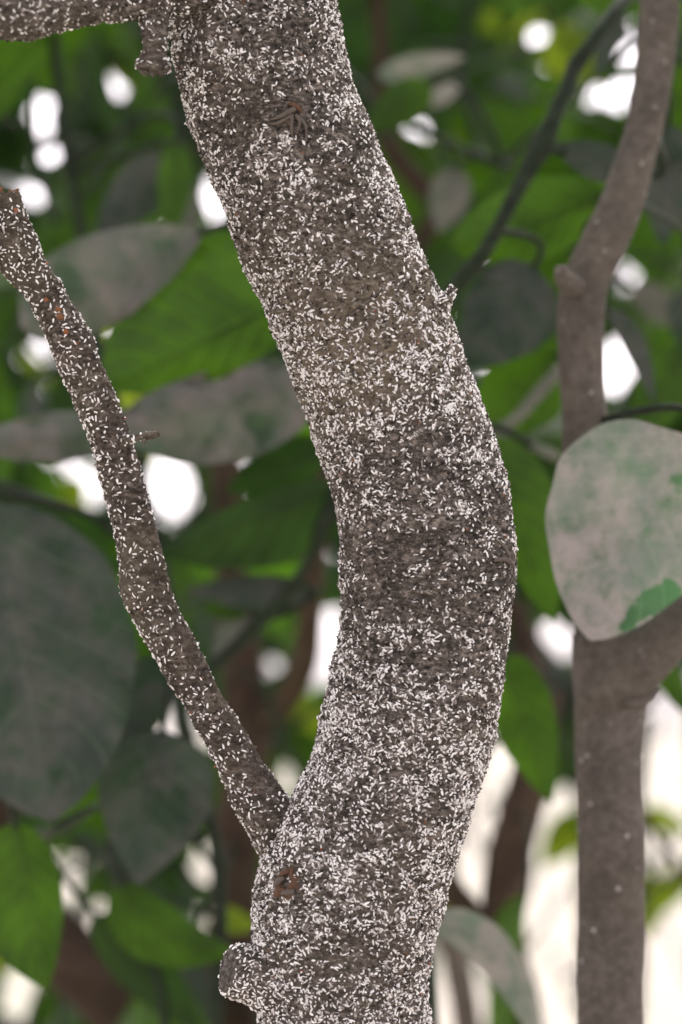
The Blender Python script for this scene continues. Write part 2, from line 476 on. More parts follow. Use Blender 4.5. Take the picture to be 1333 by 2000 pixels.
# side branch
BE = [(560, 40, 122), (600, 63, 146), (650, 87, 176), (672, 97, 188), (700, 109, 192), (750, 131, 214), (800, 152, 235), (850, 171, 255), (900, 187, 270), (950, 202, 282),
      (1000, 216, 296), (1050, 227, 308), (1100, 232, 321), (1140, 232, 332), (1200, 256, 353), (1250, 284, 380), (1300, 309, 406),
      (1350, 341, 434), (1400, 371, 462), (1450, 400, 492), (1500, 424, 523), (1550, 446, 556)]
bp_ = []
BEa = np.array(BE, float)
bc = BEa[:, 1:].mean(1); bw = BEa[:, 2] - BEa[:, 1]
bs = np.gradient(bc, BEa[:, 0])
for (v, l, r), c_, w_, s_ in zip(BE, bc, bw, bs):
    bp_.append((c_, v, -0.004 + 0.004 * (v - 560) / 1000, w_ / math.sqrt(1 + s_ * s_)))
bpts = [(11, 378, -0.006, 50), (14, 400, -0.006, 56), (20, 440, -0.006, 74), (32, 490, -0.005, 94), (54, 527, -0.004, 80)] + bp_ + [(545, 1625, 0.0, 104), (600, 1720, 0.003, 140)]
BC, BR = curve(bpts, 0.00028)
V, Q, Tn, BG, BN = tube_mesh(BC, BR, 130, bark_disp(0.75), caps=(True, False), cup=0.1)
branch = obj('branch', W(V), Q, M['twig_bark'], infested, tris=Tn)
AC, AR = curve([(45, 488, -0.004, 78), (0, 478, -0.006, 84), (-70, 465, -0.008, 80), (-200, 440, -0.01, 76)], 0.0003)
V, Q, Tn, AG, AN = tube_mesh(AC, AR, 110, bark_disp(0.75), caps=(False, True))
arm = obj('branch', W(V), Q, M['twig_bark'], infested, tris=Tn)
# torn wood on the broken end
def ragged(cu_, cv_, y, w, h, nfib, mat, parent, name, ang=0.0):
    Vs, Qs, k = [], [], 0
    for i in range(nfib):
        a = rng.uniform(-1, 1); d = rng.uniform(-1, 1)
        ux = cu_ + a * w / 2; vx = cv_ + rng.uniform(-2, 4)
        L_ = h * rng.uniform(0.4, 1.0); ww = rng.uniform(5, 11)
        pts = [(ux, vx + 6, y + d * w / 2 * S * 0.8, ww), (ux + rng.uniform(-3, 3) + ang * L_ * .5, vx - L_ * .5, y + d * w / 2 * S * 0.8, ww * .8),
               (ux + rng.uniform(-6, 6) + ang * L_, vx - L_, y + d * w / 2 * S * 0.75, ww * 0.25)]
        C, R = curve(pts, 0.0005)
        v_, q_, t_, _, _ = tube_mesh(C, R, 5, caps=(False, False))
        Vs.append(v_); Qs.append(q_ + k); k += len(v_)
    return obj(name, W(np.vstack(Vs)), np.vstack(Qs), mat, parent)
ragged(11, 378, -0.006, 46, 13, 26, M['wood'], infested, 'torn_wood', ang=0.6)

# upper left branch with its hanging stub
UC, UR = curve([(430, -38, -0.012, 116), (345, -22, -0.014, 108), (255, -8, -0.018, 95), (180, 0, -0.021, 88), (110, 14, -0.024, 92), (50, 28, -0.027, 98), (-20, 24, -0.03, 96), (-180, 0, -0.034, 92)], 0.0003)
V, Q, Tn, UG, UN = tube_mesh(UC, UR, 150, bark_disp(1.0), caps=(False, True))
upper = obj('branch', W(V), Q, M['bark'], infested, tris=Tn)
SCC, SR = curve([(300, 10, -0.016, 60), (302, 55, -0.017, 56), (303, 90, -0.018, 50), (301, 112, -0.018, 54), (299, 128, -0.018, 66), (298, 138, -0.018, 62)], 0.00028)
V, Q, Tn, HG, HN = tube_mesh(SCC, SR, 100, bark_disp(1.0), caps=(False, True), cup=0.2)
obj('branch_stub', W(V), Q, M['bark'], infested, tris=Tn)
o_ = ragged(299, 132, -0.018, 50, -18, 40, M['drybract'], infested, 'torn_wood', ang=-0.3)

# cut stub low on the left
CC, CR = curve([(560, 1925, -0.004, 150), (525, 1915, -0.0045, 134), (490, 1906, -0.0055, 112), (462, 1901, -0.0065, 106), (451, 1899, -0.0070, 100), (446, 1898, -0.0072, 90)], 0.00028)
V, Q, Tn, KG, KN = tube_mesh(CC, CR, 140, bark_disp(0.9), caps=(False, True), cup=-0.12)
obj('branch_stub', W(V), Q, M['bark'], infested, tris=Tn)

# bud spur on the right flank, twig on the side branch
DC, DR = curve([(840, 618, -0.004, 46), (858, 600, -0.005, 36), (872, 584, -0.006, 24), (882, 570, -0.006, 16), (888, 560, -0.006, 8)], 0.0002)
V, Q, Tn, DG, DN = tube_mesh(DC, DR, 60, bark_disp(0.9))
obj('bud_spur', W(V), Q, M['bark'], infested, tris=Tn)
XC, XR = curve([(240, 862, -0.006, 24), (262, 856, -0.008, 17), (280, 852, -0.009, 18), (296, 850, -0.010, 21), (309, 848, -0.011, 17)], 0.0002)
V, Q, Tn, XG, XN = tube_mesh(XC, XR, 40, bark_disp(0.5))
obj('twig', W(V), Q, M['twig_bark'], infested, tris=Tn)
XC2, XR2 = curve([(280, 853, -0.009, 12), (282, 862, -0.010, 11), (281, 868, -0.010, 7)], 0.0002)
V, Q, Tn, _, _ = tube_mesh(XC2, XR2, 16, bark_disp(0.4))
obj('twig', W(V), Q, M['twig_bark'], infested, tris=Tn)

# ---- points on a swept surface
class Surf:
    def __init__(s, G, name):
        s.G = G; s.n, s.m = G.shape[:2]
        du = np.roll(G, -1, 1) - np.roll(G, 1, 1)
        dv = np.gradient(G, axis=0)
        a = np.cross(du, dv); a /= np.linalg.norm(a, axis=2)[..., None] + 1e-12
        # smooth the normals so bodies lie flat on the average bark
        b = a.copy()
        for k in (1, 2, 3):
            b += np.roll(a, k, 1) + np.roll(a, -k, 1)
            b[k:] += a[:-k]; b[:-k] += a[k:]
        b /= np.linalg.norm(b, axis=2)[..., None] + 1e-12
        c = G.mean(1, keepdims=True)
        sg = np.sign(((G - c) * b).sum(-1).mean())
        s.N = b * sg
        s.T = dv / (np.linalg.norm(dv, axis=2)[..., None] + 1e-12)
        s.area = np.linalg.norm(np.cross(du / 2, dv), axis=2)
        s.cum = np.cumsum(s.area.ravel())
    def sample(s, k):
        i = np.searchsorted(s.cum, rng.uniform(0, s.cum[-1], k)); i = np.minimum(i, s.n * s.m - 1)
        return s.G.reshape(-1, 3)[i], s.N.reshape(-1, 3)[i], s.T.reshape(-1, 3)[i]
    def at(s, u, v):
        """front-most surface point at a photograph pixel"""
        pu, pv = pix(s.G)
        d = (pu - u)**2 + (pv - v)**2 + np.where(s.N[..., 1] > 0, 1e9, 0)
        i = np.unravel_index(np.argmin(d), d.shape)
        return s.G[i], s.N[i], s.T[i]
surf = {'trunk': Surf(TG, 't'), 'branch': Surf(BG, 'b'), 'arm': Surf(AG, 'a'), 'upper': Surf(UG, 'u'), 'hang': Surf(HG, 'h'), 'cut': Surf(KG, 'k'), 'bud': Surf(DG, 'd'), 'twig': Surf(XG, 'x')}

def gauss(x, m, s): return np.exp(-0.5 * ((x - m) / s)**2)
def dens_trunk(p, nrm):
    u, v = pix(p)
    d = 0.58 + 0.34 * gauss(v, 740, 110) + 0.34 * gauss(v, 1435, 80) + 0.22 * gauss(v, 1700, 190) + 0.16 * gauss(v, 1960, 70)
    d -= 0.20 * gauss(v, 250, 120) * gauss(u, 500, 150) + 0.32 * gauss(v, 1010, 110) + 0.18 * gauss(v, 1170, 90) + 0.22 * gauss(u, 720, 110) * gauss(v, 590, 40) + 0.25 * gauss(u, 900, 60) * gauss(v, 690, 60)
    edge = 1 - np.clip(-nrm[:, 1], 0, 1)
    d += 0.22 * edge
    mm = p * 1000
    q = mm.copy(); q[:, 2] *= 1.5
    d += 0.55 * fbm(q / 8.5, 2, 5) + 0.45 * fbm(q / 3.2, 2, 55) + 0.50 * fbm(mm / 1.5, 2, 8) - 0.06
    d = np.where(d > 0.55, 0.55 + (d - 0.55) * 1.5, d)
    return d
def dens_branch(p, nrm):
    u, v = pix(p)
    mm = p * 1000
    return 0.40 + 0.15 * gauss(v, 550, 150) - 0.10 * gauss(v, 1150, 200) + 0.5 * fbm(mm / 4.0, 3, 15) - 0.35 * np.clip(nrm[:, 0], 0, 1) * (v > 700) + 0.12 * np.clip(-nrm[:, 0], 0, 1) - 3.0 * (v < 398)
def dens_upper(p, nrm):
    return 0.34 + 0.5 * fbm(p * 1000 / 4.0, 3, 25)
def dens_full(p, nrm):
    return 0.75 + 0.4 * fbm(p * 1000 / 3.0, 2, 35)

scars = [(572, 228, 40), (562, 1722, 30)]
grid = {}
def darts(pts, dmin):
    keep = []
    c = dmin
    key = np.floor(pts / c).astype(int)
    for i in range(len(pts)):
        k = tuple(key[i]); ok = True
        for dx in (-1, 0, 1):
            for dy in (-1, 0, 1):
                for dz in (-1, 0, 1):
                    for q in grid.get((k[0] + dx, k[1] + dy, k[2] + dz), ()):
                        d = q - pts[i]
                        if d[0] * d[0] + d[1] * d[1] + d[2] * d[2] < dmin * dmin: ok = False; break
                    if not ok: break
                if not ok: break
            if not ok: break
        if ok:
            grid.setdefault(k, []).append(pts[i]); keep.append(i)
    return np.array(keep, int)

allp, alln, allt = [], [], []
for key, k, f, dm in (('trunk', 90000, dens_trunk, 0.00034), ('branch', 10000, dens_branch, 0.0006), ('arm', 1500, dens_branch, 0.0006), ('upper', 4600, dens_upper, 0.00055),
                  ('hang', 420, dens_upper, 0.0007), ('cut', 1900, dens_full, 0.0005), ('bud', 420, dens_full, 0.00045), ('twig', 90, dens_upper, 0.0006)):
    s_ = surf[key]
    p, nn, tt = s_.sample(k)
    u, v = pix(p)
    ok = rng.uniform(0, 1, len(p)) < np.clip(f(p, nn), 0.03, 1) * 0.92
    ok &= (v > -330) & (v < 2330) & (u > -150)
    for (su, sv, sr) in scars: ok &= ~((np.hypot(u - su, v - sv) < sr) & (nn[:, 1] < 0))
    p, nn, tt = p[ok], nn[ok], tt[ok]
    i = darts(p, dm)
    allp.append(p[i]); alln.append(nn[i]); allt.append(tt[i])
# crowded colonies: bodies heaped over one another
s_ = surf['trunk']
p, nn, tt = s_.sample(30000)
d_ = dens_trunk(p, nn)
u, v = pix(p)
cen = p[(d_ > 0.75) & (v > -300) & (v < 2300)][:420]
p, nn, tt = s_.sample(330000)
key_ = np.floor(p / 0.002).astype(int)
near = {}
for c in cen:
    k = np.floor(c / 0.002).astype(int)
    for dx in (-1, 0, 1):
        for dy in (-1, 0, 1):
            for dz in (-1, 0, 1): near.setdefault((k[0] + dx, k[1] + dy, k[2] + dz), []).append(c)
sel = []
rr = rng.uniform(0, 1, len(p))
for i in range(len(p)):
    for c in near.get(tuple(key_[i]), ()):
        d2 = ((p[i] - c)**2).sum()
        if rr[i] < 0.36 * math.exp(-d2 / (2 * 0.0009**2)): sel.append(i); break
p, nn, tt = p[sel], nn[sel], tt[sel]
i = darts(p, 0.00026)
allp.append(p[i] + nn[i] * 0.00008); alln.append(nn[i]); allt.append(tt[i])
IP, IN, IT = np.vstack(allp), np.vstack(alln), np.vstack(allt)

def body(nl, nw, ridge, taper, bend, flat=1.0):
    """an elongate domed wax cover lying along x, 1 long, 1 wide, 1 high"""
    V = []
    for i in range(nl):
        t = i / (nl - 1)
        x = t - 0.5
        w = (max(0.0, 1 - (2 * abs(x)) ** 3.2)) ** 0.5 * (1 - taper * (t - 0.5)) if 0 < i < nl - 1 else 0.34
        for j in range(nw):
            s = j / (nw - 1) * 2 - 1
            zz = math.sqrt(max(0, 1 - s * s)) * (1 + ridge * (1 if j % 2 == 0 else -1))
            V.append((x, 0.5 * s * w + bend * (x * x - 0.08), (zz * (0.35 + 0.65 * w) if 0 < i < nl - 1 else zz * 0.35) * flat - 0.15))
    Q = [(i * nw + j, (i + 1) * nw + j, (i + 1) * nw + j + 1, i * nw + j + 1) for i in range(nl - 1) for j in range(nw - 1)]
    for e in (0, nl - 1):
        r = [e * nw + j for j in range(nw)]
        for j in range(1, nw - 1):
            Q.append((r[0], r[j], r[j + 1], r[j + 1]) if False else None)
    return np.array(V), np.array([q for q in Q if q is not None])[:, ::-1]
BODIES = [body(5, 4, 0.10, 0.15, 0.0), body(5, 4, 0.06, 0.45, 0.06), body(5, 4, 0.12, 0.0, -0.05), body(5, 4, 0.0, 0.35, 0.0), body(5, 4, 0.08, -0.3, -0.10)]
GRAINS = [body(4, 4, 0.10, 0.2, 0.0), body(4, 4, 0.25, 0.5, 0.15), body(4, 4, 0.2, -0.4, -0.15)]

def frames(n, Nn, T, ang):
    a = T - (T * Nn).sum(1)[:, None] * Nn
    a /= np.linalg.norm(a, axis=1)[:, None]
    b = np.cross(Nn, a)
    x = np.cos(ang)[:, None] * a + np.sin(ang)[:, None] * b
    y = np.cross(Nn, x)
    return np.stack([x, y, Nn], 2)             # columns

def scatter(name, Pt, F, dims, kinds, mat, parent=None, bodies=BODIES):
    Vs, Qs, off = [], [], 0
    for k, (bv, bq) in enumerate(bodies):
        i = np.where(kinds == k)[0]
        if not len(i): continue
        loc = bv[None] * dims[i][:, None, :]
        w = np.einsum('nij,nmj->nmi', F[i], loc) + Pt[i][:, None]
        Vs.append(w.reshape(-1, 3))
        Qs.append((bq[None] + (np.arange(len(i)) * len(bv))[:, None, None]).reshape(-1, 4) + off)
        off += len(i) * len(bv)
    o = obj(name, W(np.vstack(Vs)), np.vstack(Qs), mat, parent, origin=tree_base)
    o['kind'] = 'stuff'
    return o

ni = len(IP)
ang = fbm(IP * 1000 / 6.0, 2, 61) * 2.2 + rng.normal(0, 1.0, ni)
IF = frames(ni, IN, IT, ang)
# a little tilt so that they do not lie perfectly flat
tl = rng.normal(0, 0.2, ni)
x_ = IF[:, :, 0] * np.cos(tl)[:, None] + IF[:, :, 2] * np.sin(tl)[:, None]
z_ = np.cross(x_, IF[:, :, 1]); IF = np.stack([x_, IF[:, :, 1], z_], 2)
big = rng.uniform(0, 1, ni)
ln = np.clip(rng.normal(8.9, 2.2, ni), 4.2, 14) * S * np.where(big < 0.22, 0.6, 1)
ID = np.stack([ln, np.clip(rng.normal(3.8, 0.75, ni), 2.4, 5.8) * S, rng.uniform(2.5, 3.6, ni) * S], 1)
IK = rng.integers(0, len(BODIES), ni)
# the 300 that show largest stand as individuals
pu, pv = pix(IP)
vis = (IN[:, 1] < -0.72) & (pu > 8) & (pu < 1325) & (pv > 8) & (pv < 1992)
score = np.where(vis, ID[:, 0] * ID[:, 1] * -IN[:, 1], 0)
top = np.argsort(-score)[:300]
rest = np.setdiff1d(np.arange(ni), top)
o = scatter('scale_insect_crust', IP[rest], IF[rest], ID[rest], IK[rest], M['white'])
tag(o, 'dense crust of tiny white scale insects covering the trunk and its branch', 'insects')
R3 = np.stack([RIGHT, FWD, UP], 1)
bm_ = []
for k, (bv, bq) in enumerate(BODIES):
    me = mesh_np('scale_insect', bv, bq); me.materials.append(M['white']); bm_.append(me)
WP = W(IP)
for i in top:
    o = bpy.data.objects.new('scale_insect', bm_[IK[i]])
    COL.objects.link(o)
    Rm = R3 @ IF[i]
    o.matrix_world = Matrix.Translation(Vector(WP[i])) @ Matrix(Rm.tolist()).to_4x4() @ Matrix.Diagonal((*ID[i], 1))
    tag(o, 'large white oblong scale insect stuck singly to the bark of the infested tree', 'scale insect', 'white scale insects on the bark')

# dull grains of old scale and bark between them
def grains(key, k, parent, sz=(8.0, 5.0, 3.2)):
    p, nn, tt = surf[key].sample(k)
    u, v = pix(p); ok = (v > -330) & (v < 2330) & (u > -200); p, nn, tt = p[ok], nn[ok], tt[ok]
    n_ = len(p)
    a = math.pi / 2 + 0.25 + rng.normal(0, 0.9, n_)
    F = frames(n_, nn, tt, a)
    d = np.stack([np.clip(rng.normal(sz[0], 3, n_), 3, 22), np.clip(rng.normal(sz[1], 1.3, n_), 2, 9), np.clip(rng.normal(sz[2], 0.9, n_), 1.0, 6)], 1) * S
    scatter('bark_grain', p, F, d, rng.integers(0, 3, n_), M['grain'], parent, bodies=GRAINS)
grains('trunk', 42000, infested, (6.5, 4.2, 3.6)); grains('branch', 1600, infested, (7, 4, 1.8)); grains('upper', 900, infested)
# orange bodies here and there
p, nn, tt = surf['trunk'].sample(120); p2, n2, t2 = surf['branch'].sample(24)
p, nn, tt = np.vstack([p, p2]), np.vstack([nn, n2]), np.vstack([tt, t2])
fo = frames(len(p), nn, tt, rng.uniform(0, 6, len(p)))
spots = np.array([surf['branch'].at(116, 606)[0], surf['branch'].at(118, 616)[0], surf['branch'].at(92, 585)[0]])
o = scatter('orange_scale', p + nn * 0.0001, fo, np.stack([rng.uniform(4, 7, len(p)), rng.uniform(3, 5, len(p)), rng.uniform(3, 5, len(p))], 1) * S, rng.integers(0, 5, len(p)), M['orange'])
tag(o, 'few tiny rust orange scales dotted among the white insects', 'insects')
for (u, v, l) in ((115, 604, 13), (118, 617, 17), (91, 586, 10), (128, 648, 12), (32, 412, 11)):
    a, b, c = surf['branch'].at(u, v)
    F = frames(1, b[None], c[None], np.array([0.3]))[0]
    g = bpy.data.objects.new('gall', bm_[0].copy()); COL.objects.link(g)
    g.data.materials.clear(); g.data.materials.append(M['orange'])
    g.parent = infested
    g.matrix_world = Matrix.Translation(Vector(W(a[None])[0])) @ Matrix((R3 @ F).tolist()).to_4x4() @ Matrix.Diagonal((l * S, l * 0.85 * S, l * 0.6 * S, 1))
    loc, rot, sc_ = g.matrix_world.decompose()
    g.matrix_basis = Matrix.Translation(loc - Vector(tree_base)) @ rot.to_matrix().to_4x4() @ Matrix.Diagonal((*sc_, 1))

# bark flakes: thin curled ridges lying across the trunk
def flake(u, v, L_, w, ang_, key='trunk', mat='bark', lift=0.35, name='bark_flake'):
    a, b, c = surf[key].at(u, v)
    F = frames(1, b[None], c[None], np.array([ang_]))[0]
    n_ = 7
    V = []
    for i in range(n_):
        t = i / (n_ - 1) - 0.5
        ww = w * (1 - (2 * abs(t)) ** 2.2) + 0.6
        j1, j2 = rng.uniform(-1.2, 1.2, 2)
        base = np.array((t * L_, j1, -0.9 - 0.002 * (t * L_)**2))
        V += [base, base + np.array((0, ww * 0.55, lift * ww * 0.7)), base + np.array((j2 * 0.5, ww + j2, lift * ww * (1.1 + 0.4 * j2)))]
        V += [base + np.array((0, ww * 0.5, lift * ww * 0.7 - 1.6))]
    V = np.array(V) * S
    Q = []
    for i in range(n_ - 1):
        for j in range(4):
            Q.append((i * 4 + j, (i + 1) * 4 + j, (i + 1) * 4 + (j + 1) % 4, i * 4 + (j + 1) % 4))
    w_ = (F @ V.T).T + a
    return obj(name, W(w_), np.array(Q), M[mat], infested)
for (u, v, L_, w) in ((862, 1050, 52, 8), (880, 1096, 30, 8), (845, 1103, 56, 9), (930, 1126, 34, 7), (848, 1152, 46, 9), (800, 1185, 40, 8), (860, 1200, 44, 8),
                      (770, 1135, 36, 6), (905, 1168, 34, 7), (820, 1015, 34, 6), (930, 950, 40, 9), (905, 925, 36, 8), (950, 918, 30, 8), (870, 900, 44, 7),
                      (590, 172, 40, 7), (640, 200, 34, 6), (480, 300, 46, 6), (540, 318, 40, 6), (640, 1790, 44, 8), (660, 1865, 50, 9), (680, 1900, 46, 9), (625, 1810, 30, 7),
                      (730, 585, 50, 7), (700, 610, 44, 6), (760, 620, 48, 7), (790, 560, 40, 6), (600, 345, 40, 6), (560, 430, 34, 5), (690, 480, 40, 6)):
    flake(u, v, L_, w, math.pi / 2 + rng.normal(0.12, 0.22), lift=rng.uniform(0.25, 0.6))

# dry bud scar with bracts (upper trunk) and brown knot (lower trunk)
def strip(pts, name, mat, parent=infested, nseg=6):
    C, R = curve(pts, 0.0003)
    v_, q_, t_, _, _ = tube_mesh(C, R, nseg)
    return obj(name, W(v_), q_, M[mat], parent, tris=t_)
def on(key, u, v, h):
    a, b, c = surf[key].at(u, v); return a + b * h * S
def strip_on(pts, name, mat, key='trunk'):
    r = []
    for (u, v, h, w) in pts:
        a = on(key, u, v, h); uu, vv_ = pix(a); r.append((uu, vv_, a[1], w))
    return strip(r, name, mat)
def lump(key, u, v, ru, rv, h, mat, name, pit=0.5):
    a, b, c = surf[key].at(u, v)
    F = frames(1, b[None], c[None], np.array([math.pi]))[0]
    n_, m_ = 9, 28
    V = []
    for i in range(n_):
        r = (i / (n_ - 1)) * 0.98 + 0.02
        for j in range(m_):
            t = 2 * math.pi * j / m_
            jag = 1 + 0.16 * math.sin(3 * t + 1) + 0.12 * math.sin(5 * t + 2)
            z = h * (math.exp(-((r - 0.55) / 0.25)**2) - pit * math.exp(-(r / 0.35)**2)) - 3 * r
            z += h * 0.35 * vnoise(np.array([[r * 4 * math.cos(t), r * 4 * math.sin(t), 3.3]]), 8)[0]
            V.append((r * jag * rv * math.cos(t), r * jag * ru * math.sin(t), z))
    V = np.array(V) * S
    return obj(name, W((F @ V.T).T + a), grid_quads(n_, m_)[:, ::-1], M[mat], infested)
for pts in ([(574, 214, 6, 12), (560, 222, 9, 11), (545, 229, 8, 9), (528, 235, 3, 4)],
            [(572, 226, 5, 9), (556, 236, 8, 8), (540, 241, 6, 7), (524, 242, 2, 3)],
            [(570, 228, 6, 8), (568, 243, 9, 7), (570, 256, 5, 7), (572, 270, 1, 3)],
            [(578, 226, 6, 9), (585, 238, 9, 8), (582, 250, 6, 6), (578, 262, 1, 3)],
            [(586, 232, 6, 7), (596, 246, 7, 6), (600, 264, 5, 5), (596, 284, 1, 3)],
            [(576, 206, 4, 8), (566, 203, 6, 7), (556, 200, 2, 3)]):
    strip_on(pts, 'bract', 'drybract')
strip_on([(560, 202, 2, 6), (572, 206, 6, 10), (582, 214, 7, 10), (588, 223, 3, 6)], 'dead_bud', 'scarbrown')
lump('trunk', 574, 226, 26, 18, 10, 'bark', 'bud_scar', pit=1.4)
lump('trunk', 562, 1722, 26, 36, 12, 'scarbrown', 'leaf_scar', pit=1.6)
strip_on([(544, 1728, 6, 12), (556, 1722, 10, 12), (560, 1716, 5, 8)], 'bract', 'drybract')
strip_on([(568, 1702, 5, 10), (560, 1706, 9, 12), (550, 1714, 6, 8)], 'bract', 'scarbrown')
strip_on([(578, 1740, 5, 12), (568, 1746, 8, 12), (552, 1744, 4, 8)], 'bract', 'drybract')
# wisp of dry fibre on the right flank
strip_on([(968, 1056, 4, 5), (976, 1066, 12, 8), (982, 1082, 14, 8), (987, 1096, 12, 5)], 'dry_wisp', 'drybract')
strip_on([(962, 1096, 4, 4), (974, 1092, 14, 10), (986, 1100, 14, 10), (994, 1104, 8, 5)], 'dry_wisp', 'drybract')
strip_on([(996, 1098, 6, 4), (992, 1122, 12, 3.2), (978, 1146, 12, 2.6), (965, 1166, 8, 2.2), (957, 1182, 3, 1.4)], 'dry_wisp', 'drybract')

# ------------------------------------------------------------------ background trees
TREES = {}
def tree(key, name, u, v, y, label):
    b = W(P(u, v, y)[None])[0]; b[2] = 0
    o = empty(name, b); tag(o, label, 'tree', 'trees behind the infested trunk'); TREES[key] = o
    return o
tree('fork', 'forked_tree', 1190, 2000, 0.075, 'grey brown forked tree with pale specks behind one pale dusty leaf')
tree('vee', 'dark_stemmed_tree', 985, 2000, 0.26, 'blurred dark brown tree forking low in a V against the pale ground')
tree('brown', 'brown_stemmed_tree', 450, 2000, 0.27, 'blurred upright brown tree seen just behind the side branch')
tree('lean', 'leaning_tree', 330, 2050, 0.27, 'blurred dark trunk leaning out from under bright green leaves')
tree('twiggy', 'leafy_sapling', 870, 2000, 0.16, 'sapling with a dark slanting green stem crossing behind the upper trunk')
tree('dusty', 'dusty_leaved_tree', 330, 2000, 0.17, 'tree with large dull grey dust coated leaves behind the side branch')

GROUNDV = lambda y: 1000 + (1.25 + 0.02) / (S * (D + y) / D)
STEMS = {k: [] for k in TREES}
def stem(key, name, pts, mat, nseg=20, down=False, amp=0.6):
    pts = [tuple(p) for p in pts]
    if down:
        u, v, y, w = pts[-1]
        pts += [(u + 10, v + 1500, y, w * 1.1), (u, GROUNDV(y) + 40, y + 0.0, w * 1.35)]
    C, R = curve(pts, 0.0022)
    def f(G, th): return (fbm(G * 1000 / 14.0, 2, 6) * 0.6 + fbm(G * 1000 / 4.0, 2, 7) * 0.15) * 1e-3 * amp
    v_, q_, t_, G, _ = tube_mesh(C, R, nseg, f)
    STEMS[key].append(C)
    return obj(name, W(v_), q_, M[mat], TREES[key], tris=t_)

y = 0.075
stem('fork', 'stem', [(1330, -500, y + .01, 80), (1300, -150, y + .01, 76), (1289, 0, y + .01, 74), (1282, 100, y + .008, 75), (1268, 200, y + .006, 76), (1245, 300, y + .004, 80), (1215, 400, y + .002, 86), (1178, 480, y, 90), (1146, 545, y, 92),
      (1134, 620, y, 90), (1135, 700, y, 87), (1141, 800, y, 88), (1150, 900, y + .002, 96), (1165, 1020, y + .003, 104), (1178, 1150, y + .003, 116), (1188, 1260, y + .003, 132)], 'stem', 40)
stem('fork', 'trunk', [(1186, 1235, y, 136), (1190, 1290, y, 146), (1193, 1350, y, 150), (1191, 1420, y, 138), (1191, 1500, y, 131), (1193, 1600, y, 132), (1195, 1700, y, 134), (1195, 1800, y, 136), (1192, 1900, y, 135), (1192, 2050, y, 133)], 'stem', 44, down=True)
stem('fork', 'limb', [(1165, 1400, y - .001, 90), (1190, 1352, y - .003, 120), (1226, 1314, y - .004, 122), (1264, 1282, y - .005, 112), (1305, 1245, y - .006, 98), (1350, 1200, y - .004, 94), (1450, 1090, y, 90), (1600, 900, y, 86)], 'stem', 36)
stem('fork', 'limb_stub', [(1125, 560, y - .004, 50), (1104, 548, y - .008, 40), (1096, 530, y - .010, 30), (1094, 520, y - .010, 20)], 'stem', 18)
stem('twiggy', 'stem', [(1330, -220, .15, 40), (1262, -60, .15, 38), (1205, 20, .12, 30), (1150, 92, .115, 30), (1128, 122, .115, 37), (1108, 170, .112, 30), (1082, 232, .11, 34), (1058, 285, .11, 46), (1035, 328, .11, 34), (1000, 392, .11, 30), (945, 495, .11, 30), (878, 575, .115, 32), (790, 720, .13, 40), (760, 1000, .16, 42), (800, 1500, .16, 46), (840, 2100, .16, 50)], 'greenstem', 18, down=True)
stem('fork', 'bark_ridge', [(1215, 1368, y - .0095, 10), (1240, 1374, y - .0088, 18), (1264, 1366, y - .0065, 20), (1285, 1346, y - .005, 12)], 'stem', 14)
stem('twiggy', 'twig', [(1100, 715, .15, 24), (1050, 770, .15, 24), (1000, 825, .15, 24), (940, 850, .15, 24), (800, 900, .16, 26)], 'greystem', 12)
stem('twiggy', 'twig', [(960, 850, .15, 16), (1030, 868, .14, 18), (1085, 890, .13, 22)], 'greystem', 12)
stem('brown', 'trunk', [(440, 900, .30, 60), (455, 1150, .29, 66), (470, 1280, .28, 80), (482, 1400, .28, 88), (478, 1520, .27, 92), (462, 1650, .27, 96), (456, 1800, .27, 96), (460, 2050, .27, 100)], 'brown', 26, down=True)
stem('brown', 'limb', [(640, 850, .24, 36), (622, 1010, .24, 40), (606, 1180, .25, 46), (592, 1300, .26, 50), (545, 1385, .27, 52), (490, 1430, .28, 56)], 'brown', 18)
stem('vee', 'trunk', [(1075, 1350, .24, 60), (1050, 1450, .245, 66), (1025, 1560, .25, 78), (998, 1660, .255, 84), (982, 1760, .26, 82), (985, 1860, .26, 84), (1010, 1960, .26, 90), (1020, 2100, .26, 96)], 'brown', 26, down=True)
stem('vee', 'limb', [(975, 1810, .262, 56), (930, 1790, .262, 54), (892, 1750, .262, 50), (860, 1690, .262, 48), (800, 1560, .262, 44)], 'brown', 18)
stem('vee', 'limb', [(1000, 1170, .30, 40), (1022, 1240, .30, 50), (1045, 1330, .29, 54), (1062, 1420, .27, 56), (1045, 1500, .25, 60)], 'brown', 18)
stem('vee', 'limb', [(878, 1780, .33, 50), (890, 1870, .33, 52), (905, 1950, .33, 54), (925, 2100, .33, 58)], 'beige', 18, down=True)
stem('lean', 'trunk', [(-150, 1560, .28, 100), (-30, 1690, .28, 112), (90, 1820, .28, 126), (200, 1930, .28, 134), (330, 2060, .28, 138)], 'brown', 26, down=True)
stem('lean', 'limb', [(-60, 1300, .29, 50), (-20, 1450, .29, 56), (10, 1570, .29, 60), (-10, 1700, .28, 64)], 'brown', 18)
stem('dusty', 'stem', [(95, -200, .22, 22), (105, 60, .22, 22), (122, 220, .22, 23), (140, 340, .22, 24), (158, 450, .22, 24), (200, 700, .20, 26), (290, 1000, .19, 27), (340, 1250, .18, 28), (352, 1385, .17, 26), (378, 1490, .17, 26), (415, 1620, .17, 26), (420, 2100, .17, 30)], 'greenstem', 14, down=True)
stem('dusty', 'twig', [(400, 1640, .17, 22), (300, 1600, .17, 18), (215, 1640, .175, 20), (250, 1740, .18, 20), (300, 1880, .18, 20), (330, 2050, .18, 20)], 'greenstem', 12)
